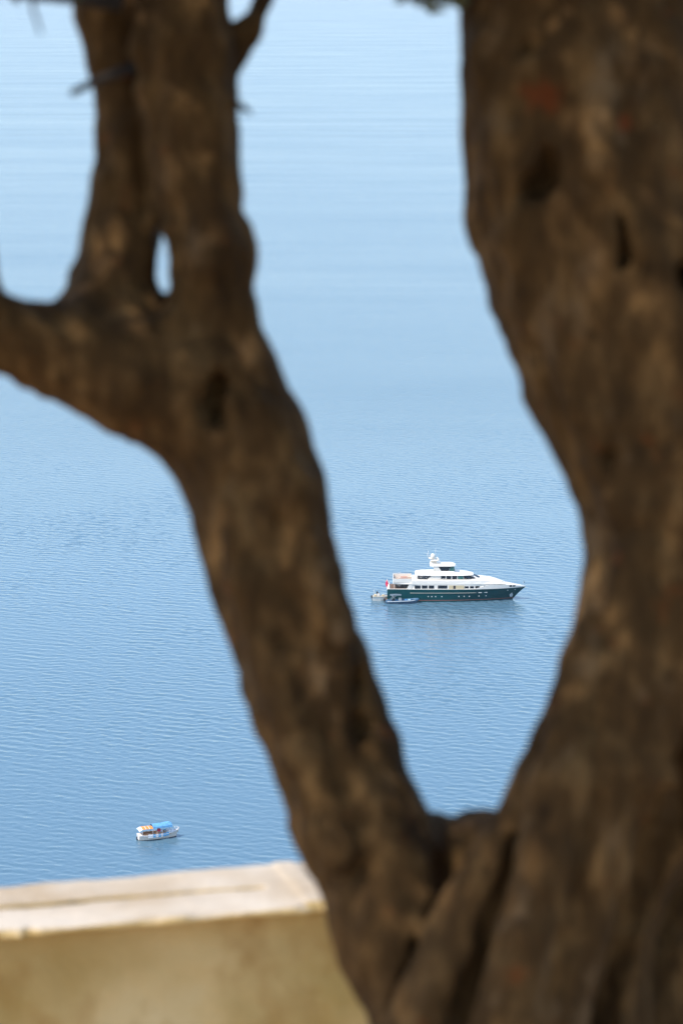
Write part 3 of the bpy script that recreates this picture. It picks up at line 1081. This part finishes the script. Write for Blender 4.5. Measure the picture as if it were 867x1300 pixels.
    for sgn in (-1, 1):
        prism('arch_leg', [(14.0, 8.65), (15.6, 8.65), (14.6, 10.15), (12.9, 10.15)], sgn * 2.1 - 0.12, sgn * 2.1 + 0.12, M_white, y)
        prism('side_window', [(15.5, 8.7), (17.6, 8.7), (18.0, 10.02), (14.7, 10.02)], sgn * 2.04 - 0.03, sgn * 2.04 + 0.03, M_glass, y)
        prism('side_window', [(17.95, 8.7), (19.3, 8.7), (19.2, 10.02), (18.15, 10.02)], sgn * 2.02 - 0.03, sgn * 2.02 + 0.03, M_gglass, y)
    box('flybridge_screen', (19.32, 0, 9.4), (0.08, 3.9, 1.3), M_gglass, y, Matrix.Rotation(R(-8), 3, 'Y'))
    loft('hardtop', [(12.3, 12.4, 10.1, 10.45, 1.9, 1.8), (13.2, 13.2, 10.1, 10.62, 2.35, 2.2), (18.4, 18.4, 10.1, 10.62, 2.35, 2.2), (19.4, 19.3, 10.12, 10.5, 2.0, 1.8), (19.8, 19.7, 10.15, 10.35, 1.4, 1.3)], M_white, y, 0.18)

    # mast, dome and aerials
    loft('mast', [(12.2, 12.7, 10.5, 12.0, 0.55, 0.35), (14.6, 13.9, 10.5, 12.0, 0.55, 0.35)], M_white, y, 0.1)
    box('mast_spreader', (13.6, 0, 11.55), (2.4, 2.6, 0.14), M_white, y, bevel=0.04)
    box('mast_spreader', (12.5, 0, 12.15), (1.1, 1.6, 0.12), M_white, y, bevel=0.03)
    sphere('satellite_dome', (13.15, -0.1, 12.75), 0.72, M_white, y, (1, 1, 1.08))
    sphere('satellite_dome', (14.5, 0.9, 11.9), 0.38, M_white, y)
    sphere('satellite_dome', (14.7, -0.9, 11.85), 0.33, M_white, y)
    box('radar_scanner', (15.1, 0, 11.1), (0.25, 1.9, 0.2), M_white, y, bevel=0.04)
    tube('aerial', [(12.1, 0.0, 12.1), (11.75, 0, 14.3)], [0.06, 0.04], M_white, y, 6)
    tube('aerial', [(13.9, 0.3, 12.1), (13.95, 0.3, 15.0)], [0.04, 0.025], M_white, y, 6)
    tube('aerial', [(11.9, -0.5, 12.0), (11.4, -0.5, 13.6)], [0.05, 0.03], M_white, y, 6)

    # portholes, hawse slots, anchor
    def side(x, z):
        t = z / SH
        s = x / (36.3 + 3.75 * t)
        return lerp(hw(s), hs(s), t ** 1.15)
    M_port = mat('port_rim', (0.62, 0.62, 0.58), 0.3)
    for zx in [315, 332, 350, 380, 462, 487, 512, 558, 592]:
        x = X(zx)
        for sgn in (-1, 1):
            bm = bmesh.new()
            vs = bmesh.ops.create_cone(bm, cap_ends=True, segments=12, radius1=0.17, radius2=0.15, depth=0.12)['verts']
            bmesh.ops.rotate(bm, cent=(0, 0, 0), matrix=Matrix.Rotation(R(90) * sgn, 3, 'X'), verts=vs)
            bmesh.ops.translate(bm, vec=(x, sgn * side(x, 1.6), 1.6), verts=vs)
            from_bm('porthole', bm, M_port, y)
    for a, b in [(555, 571), (583, 598)]:
        for sgn in (-1, 1):
            x = X((a + b) / 2)
            box('hull_slot', (x, sgn * side(x, 2.65), 2.65), (X(b) - X(a), 0.12, 0.2), M_port, y)
    for sgn in (-1, 1):
        xa = X(715)
        a = prism('anchor', [(xa - 0.35, 0.9), (xa + 0.3, 0.9), (xa + 0.5, 1.5), (xa + 0.15, 2.4), (xa - 0.15, 2.4), (xa - 0.5, 1.5)], sgn * (side(xa, 1.5) + 0.02) - 0.1, sgn * (side(xa, 1.5) + 0.02) + 0.1, M_steel, y)
        for zx, z in ((697, 3.0), (733, 3.1)):
            x = X(zx)
            box('fairlead', (x, sgn * side(x, z), z), (0.3, 0.14, 0.2), M_port, y)
    box('swim_platform', (-0.45, 0, 0.55), (1.1, 6.2, 0.18), M_teak, y, bevel=0.04)
    box('transom_trim', (-0.04, 0, 3.5), (0.1, 6.8, 0.14), M_white, y)
    # ensign
    f0 = Vector((0.5, 0, 4.2))
    f1 = Vector((-0.1, 0, 5.9))
    tube('flag_staff', [f0, f1], 0.05, M_white, y, 6)
    bm = bmesh.new()
    g = []
    for i in range(7):
        row = []
        for j in range(6):
            p = f1.lerp(f0, 0.05 + j * 0.15)
            p = p + Vector((-0.08 * i, 0.10 * math.sin(i * 1.3 + j * 0.4), -0.10 * i - 0.02 * i * i))
            row.append(bm.verts.new(p))
        g.append(row)
    for i in range(6):
        for j in range(5):
            bm.faces.new((g[i][j], g[i + 1][j], g[i + 1][j + 1], g[i][j + 1]))
    fl = from_bm('flag', bm, M_red, y, True)
    md = fl.modifiers.new('thickness', 'SOLIDIFY')
    md.thickness = 0.02
    # jackstaff and deck hatch at the bow
    tube('jack_staff', [(39.3, 0, 3.9), (39.6, 0, 5.0)], 0.04, M_steel, y, 6)
    sphere('staff_light', (39.6, 0, 5.05), 0.16, M_dark, y)
    sphere('deck_locker', (33.0, -0.3, 5.35), 0.55, M_white, y, (1, 0.9, 0.6))
    # guard rails
    for sgn in (-1, 1):
        bm = bmesh.new()
        bm_tube(bm, [(1.8, sgn * 3.7, 7.15), (7.0, sgn * 3.7, 7.15)], 0.035, 5)
        for x in (2.2, 3.8, 5.4, 6.9):
            bm_tube(bm, [(x, sgn * 3.7, 6.8), (x, sgn * 3.7, 7.15)], 0.03, 5)
        bm_tube(bm, [(8.0, sgn * 3.75, 7.3), (13.0, sgn * 3.78, 7.3)], 0.035, 5)
        for x in (8.0, 9.6, 11.2, 12.8):
            bm_tube(bm, [(x, sgn * 3.75, 6.55), (x, sgn * 3.75, 7.3)], 0.03, 5)
        from_bm('guard_rail', bm, M_steel, y, True)

    # loose furniture on the decks
    T = Matrix.Translation(y.location) @ Matrix.Rotation(ang, 4, 'Z') @ Matrix.Scale(k, 4)

    def furn(nm, loc, label, cat, grp=None):
        o = empty(nm, T @ Vector(loc), ang)
        return tag(o, label, cat, grp)
    t = furn('deck_table', (4.8, -1.6, 5.69), 'orange brown wooden table on the upper aft deck of the yacht', 'table')
    box('table_top', (0, 0, 1.05), (1.9, 2.6, 0.12), mat('varnished_wood', (0.50, 0.20, 0.08), 0.4, var=0.2), t, bevel=0.03)
    for sx in (-0.7, 0.7):
        for sy in (-0.9, 0.9):
            box('leg', (sx, sy, 0.495), (0.1, 0.1, 0.99), M_teak, t)
    ch = furn('deck_chair', (2.6, -2.2, 3.845), 'dark chair with slatted back on the open aft cockpit of the yacht', 'chair', 'chairs on the aft cockpit')
    parts = [('seat', (0, 0, 0.45), (0.55, 0.55, 0.08)), ('backrest', (-0.26, 0, 0.75), (0.06, 0.55, 0.55))]
    parts += [('leg', (sx, sy, 0.2), (0.06, 0.06, 0.4)) for sx in (-.22, .22) for sy in (-.22, .22)]
    kids = [box(nm, c, s, M_dark, ch) for nm, c, s in parts]
    ch['label'] = 'dark cockpit chair of the yacht, aftmost and nearest the inflatable boat'
    for cx, cy, rz, lab in ((4.3, -2.2, 180, 'dark cockpit chair nearest the saloon windows on the inflatable boat side'),
                            (2.6, -0.9, 0, 'dark cockpit chair below the ensign, on the far side of the table'),
                            (4.3, -0.9, 180, 'dark cockpit chair in front of the saloon doors, on the far side')):
        c2 = ch.copy()
        COL.objects.link(c2)
        c2.location = T @ Vector((cx, cy, 3.845))
        c2.rotation_euler = (0, 0, ang + R(rz))
        c2['label'] = lab
        for kd in kids:
            q = kd.copy()
            COL.objects.link(q)
            q.parent = c2
    t2 = furn('dining_table', (3.45, -1.55, 3.845), 'pale round table among the chairs of the yacht cockpit', 'table')
    bm = bmesh.new()
    vs = bmesh.ops.create_cone(bm, cap_ends=True, segments=20, radius1=0.65, radius2=0.65, depth=0.06)['verts']
    bmesh.ops.translate(bm, vec=(0, 0, 0.72), verts=vs)
    from_bm('table_top', bm, M_white, t2)
    tube('leg', [(0, 0, 0.0), (0, 0, 0.69)], [0.16, 0.07], M_steel, t2, 8)
    return T, ang, k


YT, YANG, YK = build_yacht()


# ------------------------------------------------------------------ the two tenders
def build_rib():
    o = empty('inflatable_boat', YT @ Vector((-0.6, -5.45, 0)), YANG + R(1.5))
    o.scale = (YK,) * 3
    tag(o, 'long blue grey inflatable tender moored along the green hull of the yacht', 'inflatable boat')
    L = 9.9
    # rigid bottom
    lv = [-0.25, 0.25, 0.55]
    hull_grid('bottom', mat('rib_hull', (0.12, 0.20, 0.32), 0.35), o, lambda k: L - 1.3 + 0.35 * k, lambda s, k: (0.75 + 0.15 * k) * (1 - max(0, (s - .55) / .45) ** 2.2), lv, 20)
    # inflated collar
    pts = []
    for i in range(15):
        s = i / 14
        pts.append((0.0 + s * (L - 2.4), -1.15, 0.55 + 0.25 * s ** 2))
    for i in range(1, 12):
        a = -math.pi / 2 + math.pi * i / 12
        pts.append((L - 2.4 + 2.0 * math.cos(a), 1.15 * math.sin(a), 0.8 + 0.28 * math.cos(a)))
    for i in range(15):
        s = 1 - i / 14
        pts.append((0.0 + s * (L - 2.4), 1.15, 0.55 + 0.25 * s ** 2))
    rr = [0.12] + [0.3] * (len(pts) - 2) + [0.12]
    c = tube('collar', pts, rr, M_rub, o, 10)
    bm = bmesh.new()
    bm_tube(bm, [(p[0] * 1.004, p[1] * 1.2, p[2] + 0.12) for p in pts[1:-1]], 0.07, 6)
    from_bm('collar_stripe', bm, M_white, o, True)
    box('deck', (3.4, 0, 0.5), (6.6, 1.7, 0.08), mat('rib_deck', (0.35, 0.38, 0.42), 0.7), o)
    box('console', (4.2, 0, 1.05), (0.9, 0.9, 1.05), M_white, o, bevel=0.1)
    prism('windscreen', [(4.5, 1.55), (4.7, 1.55), (4.4, 2.05), (4.3, 2.05)], -0.42, 0.42, M_gglass, o)
    for x, mm in ((3.2, M_cush), (2.2, M_dark), (5.9, M_cush), (6.9, mat('pale_cushion', (0.35, 0.55, 0.65), 0.8))):
        box('seat', (x, 0, 0.8), (0.75, 1.3, 0.5), mm, o, bevel=0.08)
    # folding frame with its top
    for sgn in (-1, 1):
        tube('roof_frame', [(1.2, sgn * 0.95, 0.8), (2.1, sgn * 0.9, 1.7), (3.1, sgn * 0.9, 2.35)], 0.06, M_steel, o, 6)
        tube('roof_frame', [(3.3, sgn * 0.95, 0.8), (2.5, sgn * 0.9, 1.6), (1.8, sgn * 0.9, 2.35)], 0.06, M_steel, o, 6)
    loft('sun_top', [(1.3, 1.4, 2.34, 2.48, 0.95, 0.9), (3.0, 3.0, 2.36, 2.55, 1.0, 0.95), (4.6, 4.5, 2.34, 2.46, 0.95, 0.9)], mat('grey_canvas', (0.10, 0.14, 0.17), 0.8), o, 0.06)
    for sy in (-0.4, 0.4):
        b = box('outboard_motor', (-0.25, sy, 0.95), (0.55, 0.42, 0.75), M_dark, o, bevel=0.1)
        box('motor_leg', (-0.22, sy, 0.2), (0.18, 0.12, 0.85), M_dark, b)


def build_tender():
    o = empty('tender_boat', YT @ Vector((-4.3, -1.7, 0)), YANG)
    o.scale = (YK,) * 3
    tag(o, 'small white open tender floating just behind the stern of the yacht', 'tender')
    lv = [-0.2, 0.35, 1.0, 1.25]
    hull_grid('hull', M_white, o, lambda k: 4.1 + 0.22 * k, lambda s, k: (0.85 + 0.12 * k) * (1 - max(0, (s - .5) / .5) ** 2.4), lv, 20)
    hull_grid('gunwale', M_gold, o, lambda k: 4.86, lambda s, k: 1.27 * (1 - max(0, (s - .5) / .5) ** 2.4), [1.253, 1.33], 20)
    box('console', (1.75, 0, 1.7), (0.8, 0.85, 0.75), M_white, o, bevel=0.1)
    prism('windscreen', [(2.0, 2.05), (2.15, 2.05), (1.9, 2.45), (1.8, 2.45)], -0.4, 0.4, M_glass, o)
    box('seat', (0.8, 0, 1.55), (0.7, 1.5, 0.4), M_cream, o, bevel=0.06)
    box('seat', (3.1, 0, 1.5), (0.8, 1.1, 0.3), M_cream, o, bevel=0.06)
    m = box('outboard_motor', (-0.2, 0, 1.1), (0.5, 0.5, 0.8), M_dark, o, bevel=0.1)
    box('motor_leg', (-0.2, 0, 0.25), (0.2, 0.14, 1.0), M_dark, m)
    tube('light_mast', [(0.5, 0.6, 1.3), (0.4, 0.6, 3.0)], 0.04, M_white, o, 6)
    box('instrument_box', (1.35, 0, 2.35), (0.5, 0.6, 0.55), M_dark, o, bevel=0.06)


build_rib()
build_tender()


# ------------------------------------------------------------------ excursion boat
def build_small_boat():
    C = hit(200.5, 1066.5, 0.0)
    o = empty('excursion_boat', (C.x, C.y + 1.2, 0), R(20))
    tag(o, 'small white wooden passenger boat with blue and orange awnings', 'boat')
    L = 9.0
    h = L / 2
    M_hull = mat('boat_cream', (0.86, 0.74, 0.62), 0.5, var=0.06)
    M_bottom = mat('antifouling', (0.03, 0.03, 0.04), 0.6)
    M_lb = mat('sky_blue_paint', (0.10, 0.42, 0.72), 0.5, var=0.15, scale=4)
    M_wp = mat('clean_white_paint', (0.82, 0.82, 0.82), 0.5)
    M_sky = mat('blue_awning', (0.12, 0.33, 0.56), 0.8, var=0.35, scale=3)
    M_or = mat('orange_awning', (0.80, 0.27, 0.05), 0.8, var=0.1)

    def hb(s, t):
        full = 1.32 if t > 0.5 else 1.1
        aft = 0.72 + 0.28 * min(1, s / 0.3)
        return lerp(1.08, 1.38, t) * aft * (1 - max(0, (s - 0.45) / 0.55) ** 2.2)
    sheer = lambda s, z: z + 0.5 * max(0, (s - 0.45) / 0.55) ** 2 + 0.1 * max(0, (0.3 - s) / 0.3) ** 2
    zs = [-0.4, 0.12]
    hull_grid('keel', M_bottom, o, lambda k: h - 0.75 + 0.15 * k, lambda s, k: hb(s, 0.0) * (0.7 + 0.3 * k), zs, 26, x0=-h + 0.25)
    tt = [0.0, 0.35, 1.0]
    zz = [(lambda s: 0.122), (lambda s: sheer(s, 0.45)), (lambda s: sheer(s, 0.98))]
    hull_grid('hull', M_hull, o, lambda k: h - 0.6 + 0.35 * tt[k] + 0.2 * tt[k], lambda s, k: hb(s, tt[k]) + 0.01, zz, 26, x0=-h + 0.2)
    # raised wash board and rail cap
    bm = bmesh.new()
    for sgn in (-1, 1):
        pts = []
        for i in range(25):
            s = i / 24
            pts.append((lerp(-h + 0.2, h - 0.08, s), sgn * (hb(s, 1.0) if s < 1 else 0.02), sheer(s, 1.02)))
        bm_tube(bm, pts, 0.07, 6)
    from_bm('gunwale', bm, M_wp, o, True)
    # the painted side boards: blue with white between, as on the boat
    segs = [(-2.5, -1.5, M_wp), (-1.45, -0.95, M_lb), (-0.9, -0.35, M_wp), (-0.3, 0.15, M_lb), (0.2, 0.65, M_wp), (0.7, 1.15, M_lb), (1.2, 2.0, M_lb)]
    for sgn in (-1, 1):
        for a, b, mm in segs:
            bm = bmesh.new()
            f, g = [], []
            for x, z in ((a, 0.62), (b, 0.62), (b, 1.3), (a, 1.3)):
                s = (x + h - 0.2) / (L - 0.3)
                zz_ = sheer(s, z)
                yy = hb(s, 1.0) + 0.05
                f.append(bm.verts.new((x, sgn * yy, zz_)))
                g.append(bm.verts.new((x, sgn * (yy - 0.06), zz_)))
            bm.faces.new(f)
            bm.faces.new(g[::-1])
            for q in range(4):
                bm.faces.new((f[q], g[q], g[(q + 1) % 4], f[(q + 1) % 4]))
            from_bm('side_board', bm, mm, o)
    # inside: deck, benches, engine box
    box('sole', (-0.6, 0, 1.0), (6.2, 2.1, 0.05), M_teak, o)
    for sy in (-0.75, 0.75):
        box('bench', (-0.8, sy, 1.2), (4.6, 0.42, 0.35), M_teak, o, bevel=0.03)
    box('engine_box', (0.4, 0, 1.3), (1.1, 0.8, 0.55), M_wp, o, bevel=0.05)
    loft('fore_cabin', [(2.0, 2.1, 1.0, 1.6, 1.0, 0.9), (2.9, 2.8, 1.05, 1.62, 0.75, 0.65), (3.5, 3.3, 1.15, 1.5, 0.45, 0.35)], M_wp, o, 0.1)
    # awnings on posts
    M_post = M_wp
    for x in (-3.6, -1.4, 0.6, 2.4):
        for sy in (-1.0, 1.0):
            s = (x + h - 0.2) / (L - 0.3)
            tube('awning_post', [(x, sy * min(1.0, hb(s, 1)), sheer(s, 1.0)), (x, sy * 0.95, 2.5)], 0.045, M_post, o, 6)
    # blue vaulted awning
    bm = bmesh.new()
    g = []
    for x, up in ((-1.35, 0), (-0.3, 0.05), (0.8, 0.08), (1.7, 0.22), (2.3, 0.28), (2.75, 0.05)):
        row = []
        for j in range(9):
            a = math.pi * j / 8
            row.append(bm.verts.new((x + 0.0, -1.2 * math.cos(a), 2.42 + up * math.sin(a) + (0.62) * math.sin(a) ** 0.7)))
        g.append(row)
    for a, b in zip(g, g[1:]):
        for j in range(8):
            bm.faces.new((a[j], a[j + 1], b[j + 1], b[j]))
    aw = from_bm('blue_awning', bm, M_sky, o, False)
    aw.modifiers.new('thickness', 'SOLIDIFY').thickness = 0.03
    # aft striped awning
    aft = empty('striped_awning', (0, 0, 0))
    aft.parent = o
    stripes = [(-4.35, -3.65, M_wp), (-3.65, -2.95, M_or), (-2.95, -2.85, M_wp), (-2.85, -2.2, M_or), (-2.2, -2.1, M_wp), (-2.1, -1.4, M_or)]
    for a, b, mm in stripes:
        bm = bmesh.new()
        g = []
        for x in (a, b):
            row = []
            for j in range(7):
                t = j / 6
                dz = -0.55 * max(0, (-3.6 - x)) + 0.22 * math.sin(math.pi * t)
                row.append(bm.verts.new((x, lerp(-1.2, 1.2, t), 2.46 + dz)))
            g.append(row)
        for j in range(6):
            bm.faces.new((g[0][j], g[0][j + 1], g[1][j + 1], g[1][j]))
        q = from_bm('awning_stripe', bm, mm, aft)
        q.modifiers.new('thickness', 'SOLIDIFY').thickness = 0.03
    # bow rail and stem post
    bm = bmesh.new()
    top = []
    for i in range(9):
        s = 0.72 + 0.26 * i / 8
        p = Vector((lerp(-h + 0.2, h - 0.08, s), -hb(s, 1.0) * 0.95, sheer(s, 1.0)))
        q = p + Vector((0, 0, 0.6))
        top.append(q)
        if i % 2 == 0:
            bm_tube(bm, [p, q], 0.03, 5)
    bm_tube(bm, top, 0.03, 5)
    bm_tube(bm, [Vector((p.x, -p.y, p.z)) for p in top], 0.03, 5)
    for p in top[::2]:
        bm_tube(bm, [Vector((p.x, -p.y, p.z - 0.6)), Vector((p.x, -p.y, p.z))], 0.03, 5)
    from_bm('bow_rail', bm, M_wp, o, True)
    tube('stem_post', [(h - 0.35, 0, 0.9), (h - 0.02, 0, 1.9)], [0.12, 0.08], M_hull, o, 8)
    box('stern_post', (-h + 0.12, 0, 0.75), (0.2, 0.3, 1.0), M_wp, o, bevel=0.04)
    box('rudder', (-h - 0.05, 0, 0.3), (0.25, 0.08, 0.9), M_bottom, o)
    # red lifebuoy hung on a post: rests on the boat, a thing of its own
    lb = empty('lifebuoy', o.matrix_world @ Vector((0, 0, 0)))
    bpy.context.view_layer.update()
    lb.location = o.matrix_world @ Vector((0.0, -0.5, 1.86))
    lb.rotation_euler = (R(72), 0, R(20))
    tag(lb, 'red lifebuoy hanging in the middle of the small boat', 'lifebuoy')
    bm = bmesh.new()
    n1, n2 = 20, 8
    vs = [[bm.verts.new(((0.30 + 0.11 * math.cos(2 * math.pi * j / n2)) * math.cos(2 * math.pi * i / n1), (0.30 + 0.11 * math.cos(2 * math.pi * j / n2)) * math.sin(2 * math.pi * i / n1), 0.11 * math.sin(2 * math.pi * j / n2))) for j in range(n2)] for i in range(n1)]
    for i in range(n1):
        for j in range(n2):
            bm.faces.new((vs[i][j], vs[(i + 1) % n1][j], vs[(i + 1) % n1][(j + 1) % n2], vs[i][(j + 1) % n2]))
    from_bm('ring', bm, mat('red_plastic', (0.70, 0.04, 0.07), 0.4), lb, True)
    box('cushion', (0, 0, 0), (0.42, 0.42, 0.1), mat('red_cushion', (0.55, 0.03, 0.08), 0.7), lb, bevel=0.03)


build_small_boat()
